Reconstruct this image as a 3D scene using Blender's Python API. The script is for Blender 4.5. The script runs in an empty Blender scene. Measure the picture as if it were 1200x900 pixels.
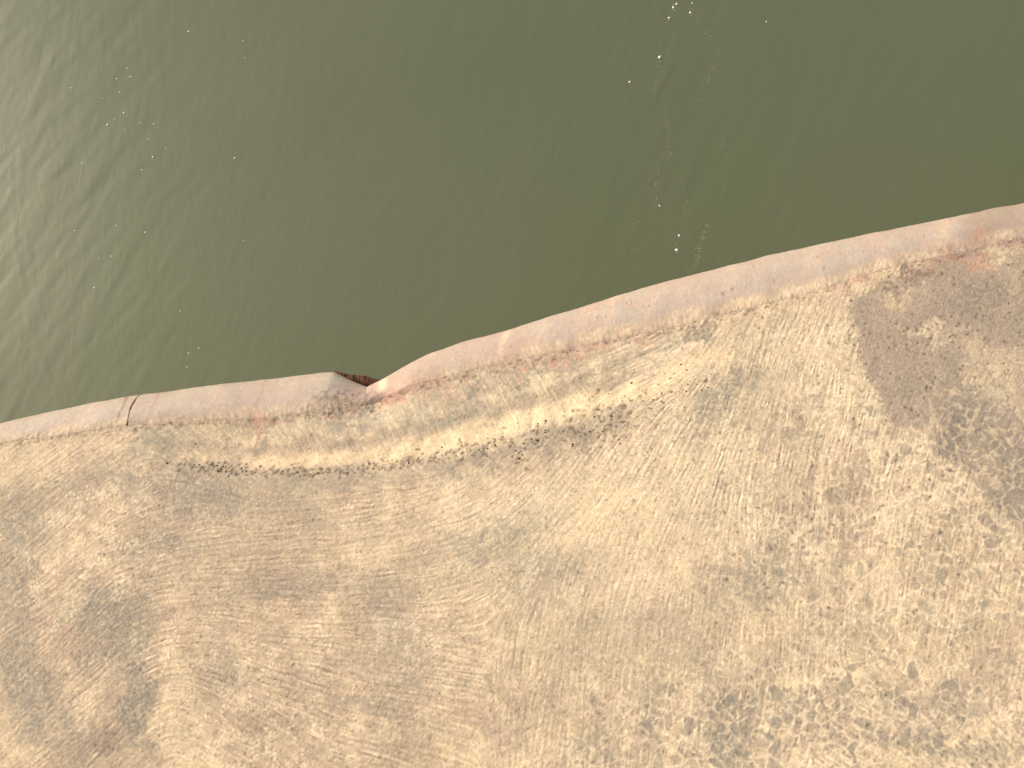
import bpy, math, numpy as np
from mathutils import Vector
rng = np.random.default_rng(11)
sc = bpy.context.scene
COL = sc.collection

# ------------------------------------------------------------------ camera
CAM_H, TILT, HFOV = 2.2, math.radians(15), math.radians(62)
cam_d = bpy.data.cameras.new('camera'); cam = bpy.data.objects.new('camera', cam_d); COL.objects.link(cam)
cam.location = (0, 0, CAM_H); cam.rotation_euler = (TILT, 0, 0)
cam_d.sensor_width = 36; cam_d.lens = 18 / math.tan(HFOV / 2)
cam_d.clip_start = 0.02; cam_d.clip_end = 6000
sc.camera = cam

# ------------------------------------------------------------------ sky and sun
SUN_EL, SUN_AZ = math.radians(34), math.radians(-62)      # azimuth measured from +Y towards +X
w = bpy.data.worlds.new('World'); sc.world = w; w.use_nodes = True
nt = w.node_tree
sky = nt.nodes.new('ShaderNodeTexSky'); sky.sky_type = 'NISHITA'; sky.sun_disc = False
sky.sun_elevation = SUN_EL; sky.sun_rotation = SUN_AZ; sky.air_density = 1.0; sky.dust_density = 3.0
nt.links.new(sky.outputs[0], nt.nodes['Background'].inputs[0]); nt.nodes['Background'].inputs[1].default_value = 0.14
sun_d = bpy.data.lights.new('sun', 'SUN'); sun_d.energy = 4.2; sun_d.angle = math.radians(0.6); sun_d.color = (1.0, 0.86, 0.66)
sun = bpy.data.objects.new('sun', sun_d); COL.objects.link(sun)
sdir = Vector((math.sin(SUN_AZ) * math.cos(SUN_EL), math.cos(SUN_AZ) * math.cos(SUN_EL), math.sin(SUN_EL)))
sun.rotation_euler = sdir.to_track_quat('Z', 'Y').to_euler()
sc.view_settings.view_transform = 'Standard'; sc.view_settings.look = 'None'
sc.view_settings.exposure = 0.33; sc.view_settings.gamma = 1
sc.view_settings.use_curve_mapping = False

# ------------------------------------------------------------------ photo <-> plane helpers (photo is 1200 x 900)
F = 600 / math.tan(HFOV / 2); CT, ST = math.cos(TILT), math.sin(TILT)
def world(u, v, z=0.0):
    u = np.asarray(u, float); v = np.asarray(v, float)
    dx, dy, dz = (u - 600) / F, -(v - 450) / F, -1.0
    wx, wy, wz = dx, dy * CT - dz * ST, dy * ST + dz * CT
    t = (z - CAM_H) / wz
    return wx * t, wy * t
def photo(x, y, z=0.0):
    yy = y * CT + (z - CAM_H) * ST; zz = -y * ST + (z - CAM_H) * CT
    return 600 + F * x / (-zz), 450 - F * yy / (-zz)

def tag(o, label=None, cat=None, kind=None, group=None):
    if label: o['label'] = label
    if cat: o['category'] = cat
    if kind: o['kind'] = kind
    if group: o['group'] = group
    return o

# ------------------------------------------------------------------ plan-view map of the worn deck surface
SP = 0.0022
RX0, RX1, RY0, RY1 = -1.75, 1.75, -0.72, 1.20
rx = np.arange(RX0, RX1, SP); ry = np.arange(RY0, RY1, SP)
NX, NY = len(rx), len(ry)
X, Y = np.meshgrid(rx, ry)
U, V = photo(X, Y)
fx = np.fft.rfftfreq(NX)[None, :]; fy = np.fft.fftfreq(NY)[:, None]; FR = np.hypot(fx, fy)
def norm(a): return (a - a.mean()) / (a.std() + 1e-9)
def noise(period, band=0.6, seed=0):
    """isotropic band noise, unit variance, about `period` samples per cycle"""
    r = np.random.default_rng(seed)
    f0 = 1 / period
    H = np.exp(-((np.log(np.maximum(FR, 1e-6) / f0)) ** 2) / (2 * band ** 2))
    return norm(np.fft.irfft2(np.fft.rfft2(r.standard_normal((NY, NX))) * H, s=(NY, NX)))
def blur(a, s):
    return np.fft.irfft2(np.fft.rfft2(a) * np.exp(-2 * (math.pi * s * FR) ** 2), s=(NY, NX))
def fractal(period, octs=4, seed=0, gain=0.6):
    a = 0; g = 1.0
    for k in range(octs):
        a = a + g * noise(period / 2 ** k, 0.5, seed * 31 + k); g *= gain
    return norm(a)
def sst(a, b, x):
    t = np.clip((x - a) / (b - a), 0, 1); return t * t * (3 - 2 * t)
WU, WV = noise(90, .7, 901) * 6 + noise(28, .6, 902) * 3.5, noise(90, .7, 903) * 6 + noise(28, .6, 904) * 3.5
WU2, WV2 = noise(10, .6, 905) * 2.6, noise(10, .6, 906) * 2.6
def blob(u, v, ru, rv, ang=0, soft=0.35, wob=1.0, fine=1.0):
    """ragged elliptical patch, angle in degrees counter-clockwise as seen in plan"""
    a = math.radians(ang)
    du = U + WU * wob + WU2 * fine - u; dv = -(V + WV * wob + WV2 * fine - v)
    p = (du * math.cos(a) + dv * math.sin(a)) / ru; q = (-du * math.sin(a) + dv * math.cos(a)) / rv
    return 1 - sst(1 - soft, 1 + soft, np.hypot(p, q))
def poly(pts, soft=6, wob=1.0):
    """ragged polygon patch"""
    uu = U + WU * wob * .3 + WU2 * .8; vv = V + WV * wob * .3 + WV2 * .8
    ins = np.zeros(U.shape, bool); d = np.full(U.shape, 1e9)
    n = len(pts)
    for i in range(n):
        (x0, y0), (x1, y1) = pts[i], pts[(i + 1) % n]
        c = ((y0 > vv) != (y1 > vv)) & (uu < (x1 - x0) * (vv - y0) / (y1 - y0 + 1e-9) + x0)
        ins ^= c
        ex, ey = x1 - x0, y1 - y0
        t = np.clip(((uu - x0) * ex + (vv - y0) * ey) / (ex * ex + ey * ey), 0, 1)
        d = np.minimum(d, np.hypot(uu - x0 - t * ex, vv - y0 - t * ey))
    return sst(-soft, soft, np.where(ins, d, -d))

# --- outlines of the fender in the photograph
INNER = [(-700,640),(-300,566),(0,519),(60,512),(110,504),(150,499),(200,495),(260,490),(310,489),(370,480),(400,477),(430,472),(445,464),(480,450),(520,441),(570,427),(640,414),(700,401),(760,389),(800,381),(840,370),(900,356),(960,341),(1000,327),(1050,312),(1100,301),(1150,290),(1200,279),(1500,215),(1900,130)]
OUT_L = [(-700,620),(-300,548),(0,499),(40,489),(90,478),(150,466),(200,459),(260,450),(330,443),(375,437),(393,436),(398,439),(406,443),(415,447),(425,451),(440,456)]
OUT_R = [(415,462),(425,457),(431,452),(440,447),(450,442),(470,431),(500,416),(540,401),(600,385),(660,366),(720,347),(780,330),(840,315),(900,300),(960,287),(1020,274),(1080,263),(1140,250),(1200,238),(1500,176),(1900,92)]
def curve(pts, z, xs, smooth=0.010):
    p = np.array(pts, float); x, y = world(p[:, 0], p[:, 1], z)
    dense = np.arange(x.min() - .1, x.max() + .1, 0.002)
    yd = np.interp(dense, x, y)
    k = np.exp(-0.5 * (np.arange(-20, 21) * 0.002 / smooth) ** 2); k /= k.sum()
    yp = np.convolve(np.pad(yd, 20, mode='edge'), k, 'valid')
    s0 = (y[1] - y[0]) / (x[1] - x[0]); s1 = (y[-1] - y[-2]) / (x[-1] - x[-2])
    out = np.interp(xs, dense, yp)
    out = np.where(xs < dense[0], yp[0] + (xs - dense[0]) * s0, out)
    return np.where(xs > dense[-1], yp[-1] + (xs - dense[-1]) * s1, out)
IP = np.array(INNER, float)
VJ = np.interp(U, IP[:, 0], IP[:, 1])
CR = np.array([(60,515),(120,520),(170,530),(220,541),(300,548),(400,548),(460,541),(520,530),(600,510),(680,486),(740,465),(800,445),(850,424),(900,400),(960,375)], float)
VC = np.interp(U + WU * .25, CR[:, 0], CR[:, 1])
TT = (V + WV * .35 - VJ) / np.maximum(VC - VJ, 8)
ENV = sst(80, 290, U) * (1 - sst(640, 880, U))

# --- real relief: the buckled valley
prof = np.interp(TT, [-.3, 0, .15, .3, .45, .7, .78, .96, 1.04, 1.2, 1.6], [-.45, -.5, -.70, -.62, -.8, -1.0, -.86, -.14, 0, .04, 0])
prof = blur(prof, 3.0)
HGT = prof * ENV * 0.021
HGT += -0.020 * np.exp(-((U - 437) / 38) ** 2 - ((V - 462) / 20) ** 2)          # crushed in behind the fold
HGT += 0.0016 * fractal(260, 2, 5) + 0.0003 * noise(60, .5, 6)
HGT += 0.0006 * ENV * np.exp(-((TT - .55) / .3) ** 2) * noise(50, .5, 7)
HGT += 0.0015 * np.exp(-((TT - .2) / .12) ** 2) * sst(180, 300, U) * (1 - sst(420, 520, U)) * np.sin((U + WU) / 19)
for (a, b) in (((640, 452), (830, 380)), ((690, 452), (840, 398))):              # long folds right of the dent
    L = math.hypot(b[0] - a[0], b[1] - a[1]); ex, ey = (b[0] - a[0]) / L, (b[1] - a[1]) / L
    s = (U - a[0]) * ex + (V - a[1]) * ey; dd = -(U - a[0]) * ey + (V - a[1]) * ex + WV * .3
    HGT += 0.0016 * np.exp(-(dd / 6) ** 2) * sst(-30, 40, s) * (1 - sst(L - 40, L + 20, s))

# --- brushed and dragged grain: line-integral convolution along a direction field
DIRS = [(100,780,45),(60,700,42),(30,620,50),(100,600,38),(200,640,25),(60,540,40),(160,850,42),(120,700,42),
        (230,700,2),(250,720,-6),(250,660,6),(300,800,-28),(380,830,-20),(260,860,-40),(320,760,-14),(420,700,2),(400,760,-8),(480,800,-15),
        (400,640,14),(330,600,10),(430,590,6),(520,600,25),(380,680,5),(480,660,10),(560,640,32),
        (250,520,-40),(300,520,-60),(360,530,-68),(450,520,-72),(520,500,-64),(600,460,-58),(680,450,-54),(740,400,28),(800,385,30),(760,430,26),
        (850,420,72),(880,380,64),(870,500,68),(900,600,82),(840,560,66),(960,480,78),(940,400,70),(1000,420,66),(960,620,80),(1000,700,78),
        (700,560,55),(640,540,35),(760,600,60),(800,650,78),(700,640,68),(640,600,45),(1100,350,58),(1140,420,56),(1170,340,50),(1080,480,62),(1110,560,66),(1120,700,72),(1160,760,66),
        (860,760,84),(600,860,84),(660,860,82),(760,860,80),(540,850,-10),(520,740,-8),(1000,850,-30),(1100,860,-35),(900,850,60),(600,740,80),(700,760,82)]
cs = np.zeros_like(U); sn = np.zeros_like(U)
for (u, v, a) in DIRS:
    wgt = np.exp(-((U - u) ** 2 + (V - v) ** 2) / (2 * 55.0 ** 2)) + 1e-7 / (1 + ((U - u) ** 2 + (V - v) ** 2) / 1e4) ** 2
    cs += wgt * math.cos(2 * math.radians(a)); sn += wgt * math.sin(2 * math.radians(a))
TH = 0.5 * np.arctan2(sn, cs) + 0.05 * noise(160, .5, 21) + 0.05 * noise(26, .5, 22)
DX, DY = np.cos(TH), np.sin(TH)
def lic(src, steps, stride=1.0):
    out = src.copy(); wsum = 1.0
    for sgn in (1, -1):
        px, py = np.meshgrid(np.arange(NX, dtype=float), np.arange(NY, dtype=float))
        sx, sy = sgn * DX, sgn * DY
        for k in range(steps):
            px = np.clip(px + sx * stride, 0, NX - 1); py = np.clip(py + sy * stride, 0, NY - 1)
            i, j = px.astype(np.int32), py.astype(np.int32)
            nx_, ny_ = DX[j, i], DY[j, i]
            flip = np.where(nx_ * sx + ny_ * sy < 0, -1, 1); sx, sy = nx_ * flip, ny_ * flip
            g = 0.5 + 0.5 * math.cos(math.pi * (k + 1) / (steps + 1))
            out += g * src[j, i]; wsum += g
    return norm(out)
GR_A = norm(lic(noise(4.6, .45, 31), 13, 1.2) + .35 * noise(5, .6, 311))         # the close combed lines
GR_B = lic(noise(13, .8, 32), 14, 1.8)           # broad smears
GR_C = lic(noise(3.6, .35, 33), 12, 1.2)         # hairline scratches

# --- cracked-mud network of dried silt ridges
def worley(cell, seed, stretch=None):
    r = np.random.default_rng(seed)
    gx = (X + (WU * .0010)) / cell; gy = (Y + WV * .0010) / cell
    if stretch is not None:
        a = math.radians(stretch[0]); gx, gy = (gx * math.cos(a) + gy * math.sin(a)) / stretch[1], -gx * math.sin(a) + gy * math.cos(a)
    gx = gx + 200; gy = gy + 200
    tab = r.random((512, 512, 3))
    ix, iy = np.floor(gx).astype(int), np.floor(gy).astype(int)
    d1 = np.full(U.shape, 9.0); d2 = d1.copy(); idv = np.zeros_like(U)
    for a in (-1, 0, 1):
        for b in (-1, 0, 1):
            cx, cy = ix + a, iy + b
            t = tab[cy % 512, cx % 512]
            d = np.hypot(cx + t[..., 0] - gx, cy + t[..., 1] - gy)
            m = d < d1
            d2 = np.where(m, d1, np.minimum(d2, d)); idv = np.where(m, t[..., 2], idv); d1 = np.where(m, d, d1)
    return d1, d2, idv
_, _, _ = 0, 0, 0
w1, w2, wid = worley(0.031, 41)
NET = np.exp(-((w2 - w1) / 0.13) ** 2) * sst(-1.9, .2, noise(30, .5, 43))
s1, s2, sid = worley(0.017, 42)
NET2 = np.exp(-((s2 - s1) / 0.17) ** 2) * sst(-.6, .7, noise(16, .5, 44))
g1, g2, gid = worley(0.020, 45, (76, 2.6))
NET3 = np.exp(-((g2 - g1) / 0.16) ** 2) * sst(-.8, .6, noise(20, .5, 46))
WORM = sst(.5, 1.5, np.abs(noise(9, .35, 47)) * sst(-.7, .9, noise(45, .5, 48)) * 1.25)

# --- colours (albedo)
def C(*c): return np.array(c)
TAN, CREAM, YEL = C(.47, .356, .230), C(.72, .57, .365), C(.54, .415, .240)
GREY, DAMP, GRN = C(.235, .205, .155), C(.270, .195, .135), C(.30, .275, .205)
PINK, RUST, DARK = C(.46, .27, .19), C(.26, .10, .05), C(.050, .036, .026)
col = np.empty(U.shape + (3,)); col[:] = TAN
def mixc(mask, c, k=1.0):
    m = np.clip(mask * k, 0, 1)[..., None]
    col[:] = col * (1 - m) + c * m
big = fractal(300, 4, 61); med = fractal(70, 4, 62); fin = noise(5, .7, 63); med2 = fractal(40, 4, 64)
mixc(sst(-.2, 1.8, big + .5 * med), YEL, .55)
mixc(sst(.1, 1.9, med + .4 * med2), CREAM, .42)
mixc(sst(.3, 1.9, -med2 - .4 * med), GREY, .34)
mixc(sst(.2, 1.8, fractal(150, 3, 65)), C(.44, .310, .215), .45)
# left third browner, centre right paler, as traffic has worn it
mixc(1 - sst(250, 620, U + WU * 3), C(.36, .262, .175), .40)
mixc(blob(720, 560, 210, 130, 20, .7, 3), CREAM, .36)
mixc(blob(960, 470, 120, 130, 70, .6, 3), CREAM, .22)
# ragged stains read off the photograph
STAINS = [ # u, v, ru, rv, ang, strength, colour, breakup
 (118,715,34,24,10,.75,GREY,1),(108,745,20,32,0,.62,GREY,1),(152,725,28,40,-10,.48,GREY,1),(150,770,26,24,0,.6,GREY,1),(163,800,16,26,0,.65,GREY,1),(163,848,15,34,0,.75,GREY,1),(150,830,22,30,20,.4,GREY,1),
 (18,700,22,90,0,.55,GREY,1),(26,800,30,34,0,.62,GREY,1),(50,835,36,36,-30,.55,GREY,1),(90,870,30,30,40,.45,GREY,1),(25,610,28,40,40,.5,GREY,1),(70,770,40,18,42,.4,DAMP,1),(110,865,60,26,38,.4,DAMP,1),
 (162,570,34,20,-20,.55,GREY,1),(180,640,34,18,10,.5,GREY,1),(235,570,46,28,-10,.55,GREY,1),(250,545,50,14,-5,.45,GREY,1),(260,590,60,24,5,.4,GREY,1),(345,575,32,36,0,.42,GREY,1),(232,650,22,24,0,.4,GREY,1),
 (185,518,36,16,10,.55,GRN,1),(120,555,26,18,30,.35,GREY,1),(80,580,30,24,30,.35,GREY,1),
 (330,680,60,18,6,.5,GREY,1),(345,695,50,9,3,.5,GREY,1),(300,655,60,30,10,.25,DAMP,1),(400,560,60,12,5,.35,GRN,1),(255,760,18,60,0,.3,GREY,1),(262,800,24,10,-40,.4,GREY,1),
 (460,730,40,60,0,.32,GREY,1),(440,690,40,20,0,.3,GREY,1),(480,780,30,26,0,.35,GREY,1),(440,830,50,10,-25,.5,GREY,1),(400,815,60,12,-15,.3,GREY,1),(300,850,50,26,-35,.35,DAMP,1),(480,870,30,30,-20,.4,DAMP,1),(560,660,70,12,12,.35,GREY,1),
 (600,620,70,14,20,.42,GRN,1),(560,640,60,16,10,.42,GREY,1),(640,665,50,14,10,.4,GREY,1),(650,660,60,24,0,.3,GREY,1),(600,690,60,12,0,.3,GREY,1),
 (620,520,90,10,14,.5,GREY,1),(560,540,60,8,12,.4,GREY,1),(690,505,60,22,20,.36,DAMP,1),(640,535,80,16,20,.3,DAMP,1),
 (455,490,120,7,4,.62,GRN,.6),(340,480,46,10,6,.5,GRN,1),(520,478,50,6,16,.4,GRN,1),(600,445,100,5,17,.6,GREY,.8),(690,425,50,5,15,.4,GREY,1),
 (840,470,36,24,40,.5,GREY,1),(860,445,22,50,-70,.45,GREY,1),(830,500,46,20,40,.4,GREY,1),(790,400,34,14,24,.45,GRN,1),(820,385,26,10,20,.5,GREY,1),
 (910,490,26,50,-18,.34,DAMP,1),(935,560,30,60,-12,.3,DAMP,1),(1000,590,24,70,-14,.34,DAMP,1),(900,670,34,40,0,.5,GREY,1),(860,690,36,26,0,.45,GREY,1),(990,560,20,36,0,.3,DAMP,1),
 (1120,640,30,50,-10,.3,DAMP,1),(1090,675,20,30,0,.34,GREY,1),(1160,780,30,60,-20,.32,DAMP,1),
 (845,830,26,34,-15,.75,GREY,1),(865,870,20,34,-20,.7,GREY,1),(930,822,34,14,0,.66,GREY,1),(950,848,30,12,-20,.55,GREY,1),(885,850,16,14,0,.5,GREY,1),(1065,832,30,14,0,.55,GREY,1),(1068,870,15,13,0,.78,GREY,.4),(1120,885,40,12,0,.65,GREY,1),(1115,820,24,24,20,.5,GREY,1),(1090,862,12,12,0,.6,GREY,.4),(1180,880,30,12,0,.5,GREY,1),(700,860,18,40,0,.3,GREY,1),(760,840,16,50,0,.25,GREY,1),(1040,815,30,10,0,.4,GREY,1),
 (740,760,120,60,0,.25,GREY,1),(620,840,100,30,0,.18,DAMP,1),
]
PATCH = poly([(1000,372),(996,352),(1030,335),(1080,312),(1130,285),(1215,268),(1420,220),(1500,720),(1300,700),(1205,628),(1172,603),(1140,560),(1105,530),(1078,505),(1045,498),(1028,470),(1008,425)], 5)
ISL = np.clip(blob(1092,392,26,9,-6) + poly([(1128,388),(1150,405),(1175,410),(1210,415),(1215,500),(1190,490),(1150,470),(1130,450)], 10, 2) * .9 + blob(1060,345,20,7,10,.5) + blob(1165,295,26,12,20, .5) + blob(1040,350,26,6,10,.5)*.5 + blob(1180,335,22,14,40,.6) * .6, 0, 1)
# combed grain
grain_amt = .30 + .45 * blob(950, 520, 190, 240, 80, .6) + .25 * blob(80, 800, 160, 190, 40, .6) + .25 * blob(360, 750, 200, 150, 0, .6) - .15 * PATCH
gm = sst(-.3, 1.1, .7 * noise(80, .6, 81) + .8 * noise(26, .7, 811) - .05)
GA = GR_A * (.30 + .70 * gm) * grain_amt * (1 + .5 * blob(950, 500, 150, 200, 80, .6) + .4 * blob(70, 760, 110, 150, 0, .6))
GR_D = lic(noise(7.5, .4, 34), 20, 1.6)
mR_ = blob(930, 520, 150, 200, 75, .6, 2)
col *= (1 + GR_D * (.055 + .075 * mR_) * (.4 + .6 * gm) + .22 * GA + .045 * GR_B + .03 * GR_C + .05 * noise(7, .6, 812) + .03 * noise(18, .6, 813))[..., None]
mixc(sst(.9, 2.4, GR_A + .5 * GR_B) * gm * gm, CREAM, .30)
# network of silt ridges
netmask = np.clip(blob(1080, 560, 190, 170, 0, .6, 2) * .9 + blob(980, 850, 290, 90, 0, .5, 2) * 1.0 + blob(880, 380, 150, 50, 15, .6) * .3 + .10 + blob(1180,600,90,120,0,.4)*.5 + blob(960,660,130,60,0,.6)*.6, 0, 1)
mixc(NET * netmask, CREAM, .95)
mixc(NET3 * np.clip(blob(930, 560, 170, 150, 75, .6, 2) + blob(1000,400,90,70,0,.6)*.5, 0, 1), CREAM, .42)
wm = np.clip(blob(105, 640, 60, 70, 20, .6, 2) * .9 + blob(40, 640, 30, 60, 0, .6) * .5 + blob(560, 640, 50, 70, 60, .6) * .3 + blob(478, 745, 30, 50, 0, .6) * .9 + blob(590, 660, 50, 30, 0, .6) * .8 + blob(210, 800, 160, 80, -20, .7) * .5 + blob(310, 870, 70, 50, 0, .6) * .6 + blob(150, 610, 130, 60, 20, .6) * .6 + .20 + blob(280,790,20,16,0,.4) + blob(1150,330,70,50,50,.6)*.6 + blob(740,640,160,60,0,.6)*.5, 0, 1)
mixc(WORM * wm, CREAM, .75)
mixc(NET2 * np.clip(wm * .6 + netmask * .5, 0, 1), CREAM, .32)
darkcell = sst(.55, .85, wid) * (1 - NET) * netmask
mixc(darkcell * sst(-.8, .6, noise(40, .5, 82)), GREY, .5)
mixc(sst(.6, .9, gid) * (1 - NET3) * blob(930, 560, 170, 150, 75, .6, 2), GREY, .26)
for (u, v, ru, rv, a, k) in [(50,860,60,24,45,.55),(12,845,20,60,0,.6),(210,838,30,44,0,.7),(210,860,50,22,0,.35),(90,630,50,20,20,.35),(40,550,40,24,20,.3),(430,640,50,16,12,.5),(560,560,60,20,20,.35),(760,640,90,50,0,.35),(700,600,100,50,20,.35),(250,885,30,14,0,.4),(560,880,60,24,0,.35),(350,730,60,10,4,.3),(1165,850,30,30,-30,.45),(1010,675,70,30,0,.45),(1060,590,40,20,0,.35),(880,370,26,40,-20,.45),(830,420,40,14,16,.55),(760,450,60,10,20,.5),(600,490,60,9,14,.45),(160,510,40,8,10,.6),(280,508,60,9,-8,.5),(360,500,60,7,-4,.5),(180,505,22,4,0,.6),(360,497,14,5,0,.9),(500,490,60,7,8,.4),(60,528,50,9,10,.5),(955,343,50,8,16,.5),(1000,360,40,10,15,.4),(990,340,16,6,10,.5)]:
    mixc(blob(u, v, ru, rv, a, .7) * (.65 + .35 * sst(-1, 1, med2)), C(.62, .475, .29), k)
# short cream scars
for (u, v, ru, rv, a, k) in [(1050,590,26,2.6,20,.9),(1040,562,20,2.2,-8,.6),(990,545,30,2.5,-28,.8),(1128,618,16,3,24,.9),(950,460,26,2.5,6,.7),(960,484,18,2.2,0,.6),(785,398,22,2.4,36,.7),(800,410,40,2.2,32,.7),(770,425,44,2.2,28,.7),(928,342,22,2.2,8,.8),(1165,828,26,3,-38,.7),(445,745,3,14,0,.5),(465,735,2.5,20,-20,.6),(484,750,2.5,20,-16,.6),(276,790,2,11,0,.9),(283,792,2,10,0,.7),(1076,334,14,2,10,.8),(925,615,20,2.2,0,.6),(640,632,2.5,12,-20,.5)]:
    mixc(blob(u, v, ru, rv, a, .5, .3, .8), C(.72, .57, .39), k)
brk = norm(.6 * GR_B + .7 * med2 + .6 * noise(12, .5, 71) + .35 * GR_A + .7 * noise(6, .5, 72))
for (u, v, ru, rv, a, k, c, br) in STAINS:
    m = blob(u, v, ru, rv, a, .62)
    mixc(m * (1 - .75 * br * (1 - sst(-1.0, 1.0, brk))), c, min(k * 1.28, .88))
# the big dull darker patch at the right with paler islands inside it
DULL = PATCH * (1 - .72 * ISL)
mixc(DULL * (.86 + .14 * sst(-1, 1, brk)), C(.288, .226, .168), .86)
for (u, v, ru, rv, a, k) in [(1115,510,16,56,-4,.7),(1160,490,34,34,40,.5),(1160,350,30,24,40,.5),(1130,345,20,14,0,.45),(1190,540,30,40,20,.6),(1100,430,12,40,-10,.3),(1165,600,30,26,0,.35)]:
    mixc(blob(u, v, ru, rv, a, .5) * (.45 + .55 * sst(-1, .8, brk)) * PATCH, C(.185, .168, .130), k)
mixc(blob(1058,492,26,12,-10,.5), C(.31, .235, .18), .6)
lower = np.clip(blob(960, 860, 300, 70, 0, .5, 2) + blob(1110, 640, 130, 130, 0, .6, 2) * .7, 0, 1)
mixc(NET * lower, C(.66, .52, .33), .55)
mixc((1 - np.exp(-((w2 - w1) / .3) ** 2)) * sst(.45, .75, wid) * lower, C(.27, .235, .175), .42)
for (u, v, ru, rv, a, k) in [(866,400,2,30,-12,.5),(878,372,1.8,22,-20,.5),(890,410,2,34,-16,.35),(905,390,1.6,26,-22,.35),(940,475,3,40,-14,.45),(950,560,4,46,-10,.4),(905,500,3,40,-12,.35),(968,450,2.4,34,-12,.4),(985,660,4,50,-4,.4),(925,620,3,50,-8,.35),(1080,760,3,50,-10,.35),(700,850,3,40,0,.35),(612,850,3,44,-4,.35),(660,860,2.4,30,-4,.35),(760,870,3,40,-4,.3),(60,690,40,2,42,.3),(100,770,50,2.4,42,.35),(70,830,50,2.2,42,.35),(130,860,40,2,42,.3),(340,700,50,2,4,.35),(300,740,50,1.8,-4,.3),(450,720,40,1.8,-4,.3),(430,800,60,2.2,-22,.35),(380,840,60,2,-28,.3),(1150,840,3,40,-30,.3)]:
    mixc(blob(u, v, ru, rv, a, .6, .4, .7), C(.25, .20, .15), k)
gr = np.clip(blob(135, 730, 50, 40, -20, .5) + blob(163, 830, 18, 60, 0, .5) + blob(180, 640, 40, 24, 10, .5) * .8 + blob(240, 570, 60, 26, -8, .5) * .6 + blob(240, 790, 30, 20, -30, .5) * .8 + blob(30, 800, 30, 50, 0, .5) * .7, 0, 1)
mixc(gr * sst(.2, 1.3, noise(6, .5, 821) + .5 * noise(14, .5, 822)), C(.16, .14, .11), .48)
mixc(gr, C(.27, .24, .18), .08)
inpatch = PATCH * (1 - ISL * .5)
mixc(NET * inpatch * blob(1150, 540, 90, 110, 0, .5), C(.50, .39, .25), .9)
mixc(NET2 * inpatch, C(.42, .32, .215), .30)
col *= (1 + .05 * GR_A * (.3 + .7 * gm) * (1 - .4 * PATCH) + .035 * GR_D * (1 - .6 * PATCH) + .02 * GR_C + .035 * noise(4.2, .5, 814) + .03 * noise(9, .5, 815))[..., None]
# buckle: alternating dark and pale bands running along the trough
mixc(np.exp(-((TT - .60 - .03 * med2) / .10) ** 2) * ENV, C(.33, .27, .19), .42)
mixc(np.exp(-((TT - .22 - .03 * med2) / .05) ** 2) * ENV * sst(-1, .6, GR_B), C(.30, .27, .20), .5)
mixc(np.exp(-((TT - .40 - .04 * med2) / .07) ** 2) * ENV, CREAM, .35)
mixc(np.exp(-((TT - 1.22 - .06 * med2) / .14) ** 2) * sst(200, 300, U) * (1 - sst(700, 800, U)), C(.30, .25, .185), .38)
# sunlit slope painted as a bright band, plus rust and grit along the crease
band = np.exp(-((TT - .88) / .13) ** 2) * sst(180, 320, U) * (1 - sst(780, 870, U))
mixc(band * (.7 + .3 * sst(-1, 1, GR_C + med2)), C(.60, .46, .29), .5)
mixc(np.exp(-((TT - .07) / .10) ** 2) * sst(-.2, 1.3, med2 + .7 * noise(9, .6, 91)), PINK, .55)
mixc(blob(480, 457, 44, 7, 12, .5), PINK, .6); mixc(blob(455, 462, 22, 9, 20, .5), PINK, .7); mixc(blob(620,424,60,4,14,.5), PINK, .6)
mixc(blob(700, 407, 60, 4, 14, .6), PINK, .5); mixc(blob(306, 503, 10, 5, 0, .4), C(.40,.19,.13), .8); mixc(blob(302,495,5,12,0,.4), PINK, .7)
mixc(blob(1000, 336, 20, 4, 20, .4), PINK, .7); mixc(blob(1118,295,14,5,20,.5), RUST, .45); mixc(blob(1150,305,12,6,20,.5), C(.40,.17,.09), .5); mixc(blob(1068,322,34,3.4,18,.5), C(.20,.12,.085), .7)
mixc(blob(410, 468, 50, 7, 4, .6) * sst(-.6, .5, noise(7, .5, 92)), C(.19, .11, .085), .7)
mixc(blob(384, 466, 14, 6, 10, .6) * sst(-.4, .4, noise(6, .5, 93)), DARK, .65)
mixc(blob(825,383,22,6,20,.6) * sst(-.2,.6,noise(7,.5,94)), C(.12,.12,.09), .6); mixc(blob(940,352,16,3,14,.6)*sst(-.4,.6,noise(7,.5,95)), DARK, .6)
# speckle and pits
col *= (1 + .075 * noise(3.2, .5, 96) + .06 * fin + .04 * noise(12, .5, 97))[..., None]
pits = np.zeros_like(U)
def stamp(u, v, r_px, k, ecc=1.0, ang=0.0):
    x, y = world(u, v)
    ci, cj = (x - RX0) / SP, (y - RY0) / SP; R = int(r_px * 2.5) + 3
    i0, j0 = int(ci) - R, int(cj) - R
    if i0 < 0 or j0 < 0 or i0 + 2 * R >= NX or j0 + 2 * R >= NY: return
    ii, jj = np.meshgrid(np.arange(i0, i0 + 2 * R), np.arange(j0, j0 + 2 * R))
    a, b = ii - ci, jj - cj; c_, s_ = math.cos(ang), math.sin(ang)
    p, q = (a * c_ + b * s_) / ecc, (-a * s_ + b * c_)
    d = np.hypot(p, q) + fin[j0:j0 + 2 * R, i0:i0 + 2 * R] * .35
    m = k * (1 - sst(r_px * .55, r_px * 1.35, d))
    sl = pits[j0:j0 + 2 * R, i0:i0 + 2 * R]; np.maximum(sl, m, out=sl)
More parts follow.
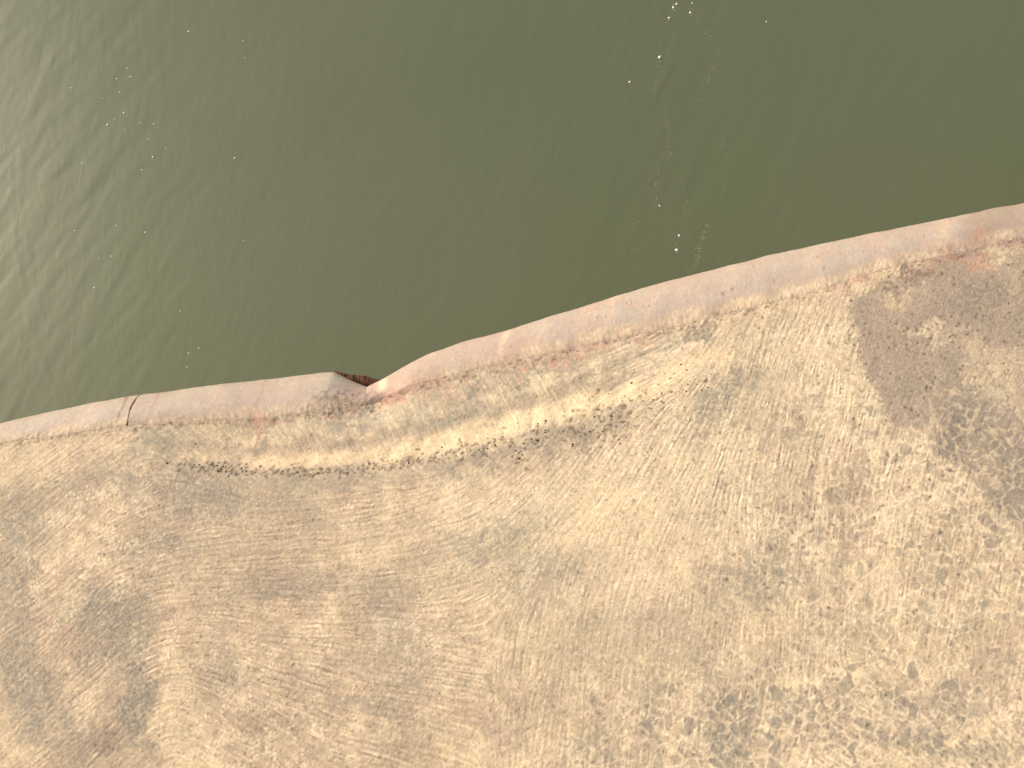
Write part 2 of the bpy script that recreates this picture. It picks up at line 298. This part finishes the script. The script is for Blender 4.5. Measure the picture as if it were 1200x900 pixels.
for n, cu, cv, su, sv, rmin, rmax, k in [(330, 1040, 560, 130, 150, .8, 2.0, .85), (380, 900, 640, 190, 170, .6, 1.5, .6), (170, 1090, 400, 80, 60, .8, 1.8, .8), (500, 130, 700, 110, 130, .6, 1.5, .5), (300, 380, 700, 130, 110, .5, 1.2, .45), (320, 1000, 850, 190, 40, .7, 1.7, .6), (260, 330, 850, 120, 40, .6, 1.6, .55), (200,720,600,120,60,.6,1.3,.5), (110,750,490,50,25,.8,1.8,.65),(900,600,640,400,180,.5,1.5,.6)]:
    for _ in range(n):
        stamp(rng.normal(cu, su), rng.normal(cv, sv), rng.uniform(rmin, rmax), k * rng.uniform(.5, 1), rng.uniform(1, 1.6), rng.uniform(0, 3))
for _ in range(430):                                     # grit trapped along the crease
    u = rng.choice([rng.uniform(205, 500), rng.uniform(300, 830), rng.uniform(500, 740)])
    v = np.interp(u, CR[:, 0], CR[:, 1]) + rng.normal(4 + 9 * sst(480, 640, u), 4 + 14 * sst(470, 700, u))
    stamp(u, v, rng.uniform(.7, 2.0), rng.uniform(.45, .95), rng.uniform(1, 2), rng.normal(0, .6))
for _ in range(130):
    u = rng.uniform(360, 445); stamp(u, 466 + rng.normal(0, 8), rng.uniform(.8, 2.4), rng.uniform(.4, .8), rng.uniform(1, 2), rng.uniform(0, 3))
for _ in range(420):                                     # dark grit in the seam at the fender
    u = rng.uniform(0, 1200); stamp(u, np.interp(u, IP[:, 0], IP[:, 1]) + rng.normal(2, 3.0), rng.uniform(.6, 1.8), rng.uniform(.3, .7), rng.uniform(1, 2.5), .2)
mixc(pits, C(.085, .060, .045), .9)
mixc(sst(2.3, 3.0, noise(4.5, .5, 98)), DARK, .5)
col = np.clip(col, .02, .8)
# fine relief follows the dirt: silt ridges stand up, pits are sunk, grain is combed
HGT += 0.00007 * GA + 0.0005 * NET * netmask + 0.0004 * WORM * wm + 0.0002 * NET3 * blob(930, 560, 170, 150, 75, .6, 2) - 0.0009 * pits + 0.00003 * GR_C + 0.00010 * fin + 0.00012 * noise(8, .6, 99)
HGS = blur(HGT, 9.0)
GLOSS = np.clip(DULL * .6, 0, 1)  # lowers roughness inside the darker patch

def mirror(i, n):
    p = 2 * (n - 1); i = np.mod(i, p); return np.where(i > n - 1, p - i, i)
def sample(A, x, y):
    fi = mirror((x - RX0) / SP, NX); fj = mirror((y - RY0) / SP, NY)
    i = np.clip(np.floor(fi).astype(int), 0, NX - 2); j = np.clip(np.floor(fj).astype(int), 0, NY - 2)
    a, b = fi - i, fj - j
    if A.ndim == 3: a, b = a[..., None], b[..., None]
    return (A[j, i] * (1 - a) + A[j, i + 1] * a) * (1 - b) + (A[j + 1, i] * (1 - a) + A[j + 1, i + 1] * a) * b

# ------------------------------------------------------------------ mesh helpers
def grid_mesh(name, P, colour=None, mat=None, parent=None, gloss=None, smooth=True, flip=False):
    """P: rows x cols x 3 array of points -> one smooth sheet"""
    R, K = P.shape[:2]
    idx = np.arange(R * K, dtype=np.int32).reshape(R, K)
    q = np.stack([idx[:-1, :-1], idx[:-1, 1:], idx[1:, 1:], idx[1:, :-1]], -1).reshape(-1, 4)
    if flip: q = q[:, ::-1]
    me = bpy.data.meshes.new(name)
    me.vertices.add(R * K); me.vertices.foreach_set('co', P.reshape(-1).astype(np.float32))
    me.loops.add(q.size); me.loops.foreach_set('vertex_index', np.ascontiguousarray(q).reshape(-1))
    me.polygons.add(len(q)); me.polygons.foreach_set('loop_start', np.arange(0, q.size, 4, dtype=np.int32))
    me.update(calc_edges=True)
    me.polygons.foreach_set('use_smooth', np.full(len(q), smooth)); 
    if colour is not None:
        at = me.color_attributes.new('stain', 'FLOAT_COLOR', 'POINT')
        c4 = np.ones((R * K, 4), np.float32); c4[:, :3] = colour.reshape(-1, 3)
        at.data.foreach_set('color', c4.reshape(-1))
    if gloss is not None:
        at = me.attributes.new('gloss', 'FLOAT', 'POINT'); at.data.foreach_set('value', gloss.reshape(-1).astype(np.float32))
    o = bpy.data.objects.new(name, me); COL.objects.link(o)
    if mat: me.materials.append(mat)
    if parent: o.parent = parent
    return o
def poly_mesh(name, verts, faces, mat, parent=None, smooth=False):
    me = bpy.data.meshes.new(name); me.from_pydata([tuple(map(float, v)) for v in verts], [], faces); me.update()
    for p in me.polygons: p.use_smooth = smooth
    o = bpy.data.objects.new(name, me); COL.objects.link(o); me.materials.append(mat)
    if parent: o.parent = parent
    return o

# ------------------------------------------------------------------ materials
def N(t, kind, **kw):
    n = t.nodes.new(kind)
    for k, v in kw.items(): setattr(n, k, v)
    return n
def worn_steel(name, rough=.62, bump=.25):
    m = bpy.data.materials.new(name); m.use_nodes = True; t = m.node_tree; L = t.links.new
    b = t.nodes['Principled BSDF']
    at = N(t, 'ShaderNodeAttribute', attribute_name='stain'); wt = N(t, 'ShaderNodeAttribute', attribute_name='gloss')
    tc = N(t, 'ShaderNodeTexCoord')
    n1 = N(t, 'ShaderNodeTexNoise'); n1.inputs['Scale'].default_value = 420; n1.inputs['Detail'].default_value = 4
    n2 = N(t, 'ShaderNodeTexNoise'); n2.inputs['Scale'].default_value = 130; n2.inputs['Detail'].default_value = 5
    L(tc.outputs['Object'], n1.inputs['Vector']); L(tc.outputs['Object'], n2.inputs['Vector'])
    r1 = N(t, 'ShaderNodeMapRange'); r1.inputs['From Min'].default_value = .3; r1.inputs['From Max'].default_value = .7; r1.inputs['To Min'].default_value = .86; r1.inputs['To Max'].default_value = 1.12
    L(n1.outputs['Fac'], r1.inputs['Value'])
    mx = N(t, 'ShaderNodeVectorMath', operation='MULTIPLY'); L(at.outputs['Color'], mx.inputs[0])
    cmb = N(t, 'ShaderNodeCombineXYZ'); [L(r1.outputs[0], cmb.inputs[i]) for i in range(3)]
    L(cmb.outputs[0], mx.inputs[1]); L(mx.outputs[0], b.inputs['Base Color'])
    r2 = N(t, 'ShaderNodeMapRange'); r2.inputs['To Min'].default_value = rough - .12; r2.inputs['To Max'].default_value = rough + .2
    L(n2.outputs['Fac'], r2.inputs['Value'])
    sb = N(t, 'ShaderNodeMath', operation='MULTIPLY_ADD'); L(wt.outputs['Fac'], sb.inputs[0]); sb.inputs[1].default_value = -.22; L(r2.outputs[0], sb.inputs[2])
    L(sb.outputs[0], b.inputs['Roughness']); b.inputs['Specular IOR Level'].default_value = .25
    bp = N(t, 'ShaderNodeBump'); bp.inputs['Strength'].default_value = bump; bp.inputs['Distance'].default_value = .0012
    ad = N(t, 'ShaderNodeMath', operation='ADD'); L(n1.outputs['Fac'], ad.inputs[0]); L(n2.outputs['Fac'], ad.inputs[1])
    L(ad.outputs[0], bp.inputs['Height']); L(bp.outputs[0], b.inputs['Normal'])
    return m
def plain(name, c0, c1, scale, rough=.8, bump=.4, dist=.002):
    m = bpy.data.materials.new(name); m.use_nodes = True; t = m.node_tree; L = t.links.new; b = t.nodes['Principled BSDF']
    tc = N(t, 'ShaderNodeTexCoord'); n = N(t, 'ShaderNodeTexNoise'); n.inputs['Scale'].default_value = scale; n.inputs['Detail'].default_value = 6
    L(tc.outputs['Object'], n.inputs['Vector']); r = N(t, 'ShaderNodeValToRGB'); r.color_ramp.elements[0].position = .35; r.color_ramp.elements[1].position = .65
    r.color_ramp.elements[0].color = (*c0, 1); r.color_ramp.elements[1].color = (*c1, 1)
    L(n.outputs['Fac'], r.inputs[0]); L(r.outputs[0], b.inputs['Base Color']); b.inputs['Roughness'].default_value = rough; b.inputs['Specular IOR Level'].default_value = .25
    bp = N(t, 'ShaderNodeBump'); bp.inputs['Strength'].default_value = bump; bp.inputs['Distance'].default_value = dist
    L(n.outputs['Fac'], bp.inputs['Height']); L(bp.outputs[0], b.inputs['Normal'])
    return m
M_DECK = worn_steel('silt_covered_deck_steel', .64, .35)
M_FEND = worn_steel('faded_painted_fender_steel', .50, .2)
M_RUST = plain('torn_rusty_steel', (.030, .014, .009), (.12, .050, .026), 60, .9, .8, .004)
M_SCALE = plain('flaked_rust_and_grit', (.03, .024, .018), (.13, .075, .045), 90, .9, .5)
M_BEAD = plain('rusted_weld_bead', (.24, .15, .105), (.46, .34, .24), 70, .8, .6)
M_SEAM = plain('rust_stained_seam_weld', (.17, .085, .060), (.34, .22, .16), 120, .8, .5)
M_HULL = plain('hull_side_steel', (.07, .045, .03), (.16, .10, .07), 6, .8)

# ------------------------------------------------------------------ floating dock
dock = bpy.data.objects.new('floating_dock', None); COL.objects.link(dock); dock.location = (0, 0, 0)
tag(dock, 'tan weathered steel floating dock with buckled deck and dented half round edge', 'floating dock')

def stretch(a, b, step, far_lo, far_hi, growth=1.12):
    mid = list(np.arange(a, b, step)); lo, hi = [], []
    x, s = a, step
    while x > far_lo: s *= growth; x -= s; lo.append(x)
    x, s = mid[-1], step
    while x < far_hi: s *= growth; x += s; hi.append(x)
    return np.array(lo[::-1] + mid + hi)
cols = stretch(-1.72, 1.72, .0023, -14, 14)
rows = stretch(0.0, 1.50, .0022, 0.0, 9.0)
YJ = curve(INNER, 0.0, cols, .012)
XX = np.broadcast_to(cols, (len(rows), len(cols))); YY = YJ[None, :] - rows[:, None]
P = np.stack([XX, YY, sample(HGT, XX, YY)], -1)
deck = grid_mesh('deck_plate', P, sample(col, XX, YY), M_DECK, dock, sample(GLOSS, XX, YY), flip=True)
deck['label'] = 'silt stained steel deck plate buckled into a shallow valley'

# half-round fender, in three welded lengths
R_F = 0.092
fn1, fn2, fn3 = noise(120, .7, 201), noise(14, .6, 202), noise(4, .5, 203)
def fender(x0, x1, outline, label, seed, extra=0.0, dent=None):
    xs = stretch(x0, x1, .0025, x0, x1) if (x1 - x0) < 3 else cols[(cols > x0) & (cols < x1)]
    xs = xs[(xs >= x0) & (xs <= x1)]
    yi = curve(INNER, 0.0, xs, .012); yo = curve(outline, -R_F, xs, .006); zf = sample(HGT, xs, yi); zi = sample(HGS, xs, yi)
    a = np.concatenate([[-.12, -.05], np.linspace(0, math.pi / 2, 34), np.linspace(math.pi / 2, math.pi, 14)[1:]])
    A, XA = np.meshgrid(a, xs, indexing='ij'); wd = np.maximum(yo - yi, .006)
    YA = yi[None] + wd[None] * np.sin(A)
    ZA = zi[None] * (1 - np.sin(A) * .3) - .0005 - R_F * (1 - np.cos(A)) - extra * np.sin(A) - .006 * sst(0, .12, -A) + (zf - zi)[None] * (1 - sst(.02, .35, A))
    u, v = photo(XA, YA, ZA)
    nz1, nz2, nz3 = sample(fn1, XA, YA - ZA), sample(fn2, XA, YA - ZA), sample(fn3, XA, YA - ZA)
    bump = .0007 * nz1 + .00010 * nz2
    YA = YA + bump * np.sin(A); ZA = ZA + bump * np.cos(A) * sst(0, .2, A)
    c = np.empty(u.shape + (3,)); c[:] = C(.375, .300, .240)
    def mx(m, k, cc):
        m = np.clip(m * k, 0, 1)[..., None]; c[:] = c * (1 - m) + cc * m
    mx(sst(-.3, 1.4, nz1 + .5 * nz2), .55, C(.385, .335, .265)); mx(sst(.0, 1.6, -nz1 + .6 * nz2), .5, C(.40, .285, .230))
    mx(sst(.8, 2.2, nz2 + .3 * nz3), .3, C(.48, .385, .29))
    fr = np.sin(A); q = A / (math.pi / 2)
    mx(1 - sst(0, .28, q + .02 * nz2), .4, C(.40, .27, .20))
    mx((1 - sst(0, .22, q)) * sst(.5, 1.4, nz1 + .5 * nz3), .5, C(.19, .13, .10))
    mx(np.exp(-((q - .95) / .10) ** 2), .35, C(.55, .44, .33))
    # rub marks running round the bar, each leaning with the drag
    for (mu, wdt, k, cc) in [(150, 1.7, .75, C(.16, .07, .05)), (187, 2.2, .5, C(.30, .14, .10)), (110, 5, .25, C(.5, .4, .28)), (262, 4, .25, C(.46,.26,.19)), (313, 3, .4, C(.33, .18, .13)), (508, 5, .4, C(.55, .40, .28)), (598, 5, .75, C(.62, .46, .32)), (640, 3, .35, C(.56, .40, .29)), (690, 7, .4, C(.54, .36, .26)), (722, 4, .5, C(.58, .40, .28)), (770, 7, .35, C(.53, .37, .27)), (860, 7, .3, C(.50, .35, .25)), (960, 8, .35, C(.52, .36, .25)), (1112, 8, .45, C(.54, .38, .25)), (215, 5, .3, C(.5,.38,.27)), (350, 6, .25, C(.52,.39,.28))]:
        cu = mu - 16 * (1 - fr) ** 1.0 + nz1 * 1.5 + nz2 * .5
        mx(np.exp(-((u - cu) / wdt) ** 2) * (.45 + .55 * sst(-1, 1, nz2)), k, cc)
    mx(sst(1118, 1135, u + nz1 * 4), .55, C(.28, .205, .155)); mx(sst(1128,1160,u)*(1-sst(1165,1200,u)), .2, C(.2,.16,.12))
    mx(np.exp(-((u - 1148) / 9) ** 2 - ((q - .12) / .18) ** 2), .6, C(.36, .15, .09))
    mx(np.exp(-((u - 605) / 45) ** 2) * (1 - sst(.1, .5, q)), .3, C(.46, .24, .17))
    mx(np.exp(-((u - 470) / 45) ** 2) * (1 - sst(.25, .8, q)) * sst(-1.0, .8, nz2), .5, C(.44, .23, .16))
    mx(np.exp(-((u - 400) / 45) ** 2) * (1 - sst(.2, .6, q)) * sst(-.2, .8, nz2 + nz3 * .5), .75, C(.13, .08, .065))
    mx(sst(388, 400, u) * (1 - sst(440, 446, u)) * sst(.75, .95, q), .6 if x1 < 0 and outline is OUT_L else 0, C(.28, .13, .085))
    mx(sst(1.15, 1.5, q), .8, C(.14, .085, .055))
    if outline is OUT_R: mx(np.exp(-((u - 448) / 5) ** 2 - ((q - .45) / .3) ** 2), .9, C(.70, .55, .36))
    mx(sst(2.2, 2.9, nz2 + .6 * nz3), .7, C(.10, .075, .06))
    dk = sample(col, XA, YA); mk = ((1 - sst(.06, .22, q + .03 * nz1 + .015 * nz2)) * .75)[..., None]; c[:] = c * (1 - mk) + dk * mk
    c *= (1 + .05 * nz3 + .02 * nz2)[..., None]
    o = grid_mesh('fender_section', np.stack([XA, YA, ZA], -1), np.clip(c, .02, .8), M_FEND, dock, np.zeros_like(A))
    o['label'] = label
    sd = o.modifiers.new('plate', 'SOLIDIFY'); sd.thickness = .008; sd.offset = -1
    es = o.modifiers.new('crisp_rim', 'EDGE_SPLIT'); es.split_angle = math.radians(50)
    return o
xw = float(world(150, 480)[0]); xe = float(world(434, 455)[0]); xs0 = float(world(424, 455)[0])
fender(-14, xw - .0003, OUT_L, 'plain half round fender length left of the dark weld seam', 1)
fB = fender(xw + .0003, xe, OUT_L, 'half round fender length crushed and torn at its right end', 2)
fC = fender(xs0, 14, OUT_R, 'long half round fender length bent inward at its left end', 3, extra=.006)

# welds and lip, sub-parts of the sections
def bead(name, pts, rad, parent, mat, seed):
    r = np.random.default_rng(seed); V_, F_ = [], []; K = 7
    for i, p in enumerate(pts):
        p = Vector(p); d = Vector(pts[min(i + 1, len(pts) - 1)]) - Vector(pts[max(i - 1, 0)]); d.normalize()
        s = d.cross(Vector((0, 0, 1))) if abs(d.z) < .95 else Vector((1, 0, 0)); s.normalize(); n = s.cross(d)
        rr = rad * r.uniform(.6, 1.25)
        for k in range(K):
            a = 2 * math.pi * k / K; V_.append(p + s * math.cos(a) * rr * 1.3 + n * math.sin(a) * rr * .7)
    for i in range(len(pts) - 1):
        for k in range(K):
            F_.append((i * K + k, i * K + (k + 1) % K, (i + 1) * K + (k + 1) % K, (i + 1) * K + k))
    return poly_mesh(name, V_, F_, mat, parent, True)
yi = float(curve(INNER, 0, np.array([xw]), .012)[0]); yo = float(curve(OUT_L, -R_F, np.array([xw]), .006)[0])
bead('weld_seam', [(xw - .02 * (1 - math.sin(a)) * 0 + .001 * math.sin(9 * a), yi + (yo - yi) * math.sin(a), -.001 - R_F * (1 - math.cos(a))) for a in np.linspace(.02, 2.6, 50)], .0017, fB, M_SEAM, 5)
for (x0, x1, par, sd) in ((-3.2, xw, fB, 6), (xw, float(world(385, 479)[0]), fB, 7), (float(world(500, 445)[0]), 3.2, fC, 8)):
    xs = np.arange(x0, x1, .006); ys = curve(INNER, 0, xs, .012) + rng.normal(0, .0010, len(xs)); zs = sample(HGT, xs, ys) - .0018
    b = bead('weld_bead', list(zip(xs, ys, zs)), .0026, par, M_BEAD, sd)

# torn rusty lip under the crushed end
lu = np.linspace(392, 452, 60)
top = np.interp(lu, [392, 398, 410, 425, 440, 452], [434.5, 436, 439, 440, 443.5, 448]) + rng.normal(0, .35, 60)
Ls = []
for k, (dv, z) in enumerate([(0, -.118), (1.2, -.104), (6, -.098), (12, -.106), (20, -.13), (20, -.15), (4, -.145), (0, -.118)]):
    x, y = world(lu, top + dv, z); Ls.append(np.stack([x, y, np.full_like(x, z) + rng.normal(0, .0012, 60) * (0 if k in (0, 7) else 1)], -1))
me_l = grid_mesh('torn_lip', np.array(Ls), None, M_RUST, fB)
me_l['label'] = 'dark rusty torn lip sticking out under the crushed fender end'

# rust flakes and grit lying along the crease of the buckle
V_, F_ = [], []
for _ in range(150):
    u = rng.choice([rng.normal(370, 70), rng.uniform(480, 850), rng.uniform(560, 840), rng.normal(620, 70), rng.normal(250, 25)])
    v = float(np.interp(u, CR[:, 0], CR[:, 1])) + rng.normal(3 + 7 * sst(480, 640, u), 3.6 + 13 * sst(470, 700, u))
    x, y = world(u, v); x, y = float(x), float(y); z = float(sample(HGT, np.array([x]), np.array([y]))[0])
    n = rng.integers(5, 8); r0 = rng.uniform(.0010, .0030) * (1.3 if rng.random() < .12 else 1); h = r0 * rng.uniform(.3, .6); b0 = len(V_); an = rng.uniform(0, 3)
    for k in range(n):
        a = 2 * math.pi * k / n; q = r0 * rng.uniform(.7, 1.25); V_.append((x + q * 1.35 * math.cos(a + an), y + q * math.sin(a + an), z - .0008))
    for k in range(n):
        bx = V_[b0 + k]; V_.append((x + (bx[0] - x) * .6, y + (bx[1] - y) * .6, z + h * rng.uniform(.6, 1.1)))
    F_.append(tuple(range(b0 + n, b0 + 2 * n)))
    for k in range(n): F_.append((b0 + k, b0 + (k + 1) % n, b0 + n + (k + 1) % n, b0 + n + k))
g = poly_mesh('rust_flakes', V_, F_, M_SCALE, deck); g['kind'] = 'stuff'; g['label'] = 'dark rust flakes and grit gathered along the crease'

# hull side under the fender
hx = stretch(-3, 3, .05, -14, 14, 1.2); hy = curve(INNER, 0, hx, .02) - .004
hz = np.array([-.012, -.2, -.5, -.9, -1.6])
Ph = np.stack([np.broadcast_to(hx, (5, len(hx))), np.broadcast_to(hy, (5, len(hx))), np.broadcast_to(hz[:, None], (5, len(hx))) - np.where(np.arange(5)[:, None] == 0, .03, 0)], -1)
hs = grid_mesh('hull_side', Ph, None, M_HULL, dock, smooth=False)

# ------------------------------------------------------------------ river water
WZ = -0.75
wx = stretch(-2.4, 2.6, .0065, -2500, 2500, 1.09); wy = stretch(0.2, 2.9, .0065, -40, 2500, 1.09)
WX, WY = np.meshgrid(wx, wy)
def wnoise(sx, sy, ang, seed, warp=0.0):
    """smooth value noise on the water plane, cell size sx (along ang) by sy"""
    r = np.random.default_rng(seed); T = r.standard_normal((256, 256)); a = math.radians(ang)
    wxn = WX + warp * np.sin(WY * 2.1 + 1.3 * np.sin(WX * 1.4 + seed)); wyn = WY + warp * np.sin(WX * 1.9 + seed)
    p = (wxn * math.cos(a) + wyn * math.sin(a)) / sx; q = (-wxn * math.sin(a) + wyn * math.cos(a)) / sy
    i, j = np.floor(p).astype(int), np.floor(q).astype(int); f, g = p - i, q - j
    f, g = f ** 3 * (f * (6 * f - 15) + 10), g ** 3 * (g * (6 * g - 15) + 10)
    t = lambda a_, b_: T[b_ % 256, a_ % 256]
    return (t(i, j) * (1 - f) + t(i + 1, j) * f) * (1 - g) + (t(i, j + 1) * (1 - f) + t(i + 1, j + 1) * f) * g
UW, VW = photo(WX, WY, WZ)
mL = 1 - sst(20, 330, UW + .15 * VW); mR = np.exp(-((UW - 800 - .12 * (VW - 150)) / 75) ** 2)
amp = .07 + .09 * mL + .08 * mR
WH = (.0016 * amp * wnoise(.30, .055, 68, 1, .10) + .0010 * amp * wnoise(.17, .030, 60, 2, .08) + .0007 * amp * wnoise(.12, .022, 82, 3, .12)
      + .0012 * wnoise(.6, .45, 20, 4) + .00003 * wnoise(.03, .02, 75, 5))
def crest(pts, wd, h):
    """thin curling ripple crest through photo points"""
    p = np.array(pts, float); out = 0
    for k in range(len(p) - 1):
        (x0, y0), (x1, y1) = p[k], p[k + 1]; ex, ey = x1 - x0, y1 - y0; L2 = ex * ex + ey * ey
        t = np.clip(((UW - x0) * ex + (VW - y0) * ey) / L2, 0, 1); d = np.hypot(UW - x0 - t * ex, VW - y0 - t * ey)
        out = np.maximum(out, np.exp(-(d / wd) ** 2))
    return h * out
near = (np.abs(WX) < 3) & (WY > 0) & (WY < 3.2)
cr = (crest([(12,200),(18,290),(34,380),(56,440),(72,478)], 3.2, .0022) + crest([(30,270),(40,340),(66,420)], 2.6, .0012) + crest([(170,320),(182,350),(192,380),(196,440)], 2.6, .0012)
      + crest([(60,70),(40,110),(26,170),(22,240)], 4, .0024) + crest([(72,50),(50,90),(36,150)], 3, .0018) + crest([(330,50),(336,90),(322,140)], 3, .0010)
      + crest([(52,230),(62,262),(70,300)], 2.5, .0008) + crest([(778,30),(772,80),(768,120)], 2.5, .0012) + crest([(836,100),(822,125),(812,150)], 3, .0012) + crest([(786,130),(782,160),(784,190)], 4, .0014) + crest([(832,250),(820,275),(812,300)], 3, .0014) + crest([(862,90),(842,140),(836,190),(842,220)], 3, .0008))
WH = np.where(near, WH + cr * .10, WH * np.exp(-np.hypot(WX, WY - 1.5) / 12))
water = grid_mesh('water', np.stack([WX, WY, WZ + WH], -1), None, None, None)
tag(water, 'smooth murky green river water along the dock edge', None, 'structure')
m = bpy.data.materials.new('murky_river_water'); m.use_nodes = True; t = m.node_tree; L = t.links.new; b = t.nodes['Principled BSDF']
tc = N(t, 'ShaderNodeTexCoord')
n = N(t, 'ShaderNodeTexNoise'); n.inputs['Scale'].default_value = .8; n.inputs['Detail'].default_value = 3; n.inputs['Distortion'].default_value = .6
mp = N(t, 'ShaderNodeMapping'); mp.inputs['Scale'].default_value = (1.6, .5, 1); L(tc.outputs['Object'], mp.inputs[0]); L(mp.outputs[0], n.inputs['Vector'])
r = N(t, 'ShaderNodeValToRGB'); r.color_ramp.elements[0].position = .3; r.color_ramp.elements[1].position = .7
r.color_ramp.elements[0].color = (.094, .107, .056, 1); r.color_ramp.elements[1].color = (.098, .110, .062, 1)
L(n.outputs['Fac'], r.inputs[0]); L(r.outputs[0], b.inputs['Base Color'])
b.inputs['Roughness'].default_value = .42; b.inputs['IOR'].default_value = 1.333
n2 = N(t, 'ShaderNodeTexNoise'); n2.inputs['Scale'].default_value = 30; n2.inputs['Detail'].default_value = 3; n2.inputs['Distortion'].default_value = .8
mp2 = N(t, 'ShaderNodeMapping'); mp2.inputs['Scale'].default_value = (1.0, .35, 1); mp2.inputs['Rotation'].default_value = (0, 0, .25); L(tc.outputs['Object'], mp2.inputs[0]); L(mp2.outputs[0], n2.inputs['Vector'])
bp = N(t, 'ShaderNodeBump'); bp.inputs['Strength'].default_value = .05; bp.inputs['Distance'].default_value = .01
L(n2.outputs['Fac'], bp.inputs['Height']); L(bp.outputs[0], b.inputs['Normal'])
water.data.materials.append(m)

# foam bubbles and wisps drifting on the water
M_FOAM = plain('white_foam', (.55, .56, .50), (.75, .75, .70), 200, .5)
V_, F_ = [], []
def bubble(u, v, r0, sq=1.0, ang=0.0):
    x, y = world(u, v, WZ); x, y = float(x), float(y); b0 = len(V_); K = 8
    j, i = np.searchsorted(wy, y), np.searchsorted(wx, x); z0 = WZ + float(WH[j, i])
    for (rr, hh) in ((1, -.25), (.86, .25), (.45, .5)):
        for k in range(K):
            a = 2 * math.pi * k / K; p, q = r0 * rr * math.cos(a), r0 * rr * sq * math.sin(a)
            V_.append((x + p * math.cos(ang) - q * math.sin(ang), y + p * math.sin(ang) + q * math.cos(ang), z0 + r0 * min(sq, 1) * hh))
    for s in (0, 1):
        for k in range(K): F_.append((b0 + s * K + k, b0 + s * K + (k + 1) % K, b0 + (s + 1) * K + (k + 1) % K, b0 + (s + 1) * K + k))
    F_.append(tuple(b0 + 2 * K + k for k in range(K)))
for (u, v, s) in [(784,21,.008),(789,9,.008),(793,5,.007),(773,67,.009),(738,96,.007),(809,15,.007),(811,4,.006),(793,293,.010),(796,276,.007),(773,241,.006),(137,92,.005),(152,90,.004),(149,80,.004),(145,132,.006),(126,146,.006),(164,144,.004),(180,145,.005),(174,163,.004),(194,174,.004),(179,184,.006),(166,199,.005),(275,185,.006),(221,37,.006),(96,191,.004),(170,272,.005),(136,264,.004),(87,270,.004),(130,300,.004),(116,303,.003),(110,337,.005),(211,364,.004),(233,408,.005),(221,414,.005),(219,430,.004),(285,48,.004),(287,68,.004),(83,103,.004),(154,90,.003),(140,108,.004),(120,115,.003),(134,140,.003),(146,152,.003),(285,282,.003),(898,26,.005)]:
    s *= .8; bubble(u, v, s * rng.uniform(.75, 1.0), rng.uniform(.7, 1), rng.uniform(0, 3))
    if s > .006:
        for _ in range(2): bubble(u + rng.normal(0, 1.5), v + rng.normal(0, 4), rng.uniform(.001, .002))
for (a, b_, n_) in [((776,40),(768,110),40),((793,2),(780,26),24),((830,262),(816,300),60),((838,100),(816,122),18),((770,190),(764,210),10),((782,135),(786,185),50),((822,300),(808,318),30),((745,240),(742,300),24),((842,60),(828,100),26),((800,210),(808,260),22),((818,20),(835,50),20),((772,195),(768,240),24),((852,150),(838,200),18),((806,5),(814,20),12)]:
    for _ in range(n_):
        k = rng.random(); bubble(a[0] + (b_[0] - a[0]) * k + rng.normal(0, 2.0), a[1] + (b_[1] - a[1]) * k + rng.normal(0, 1.5), rng.uniform(.0005, .0014), .5, 1.3)
foam = poly_mesh('foam', V_, F_, M_FOAM, None, True)
tag(foam, 'white specks and wisps of foam drifting on the green water', None, 'stuff')
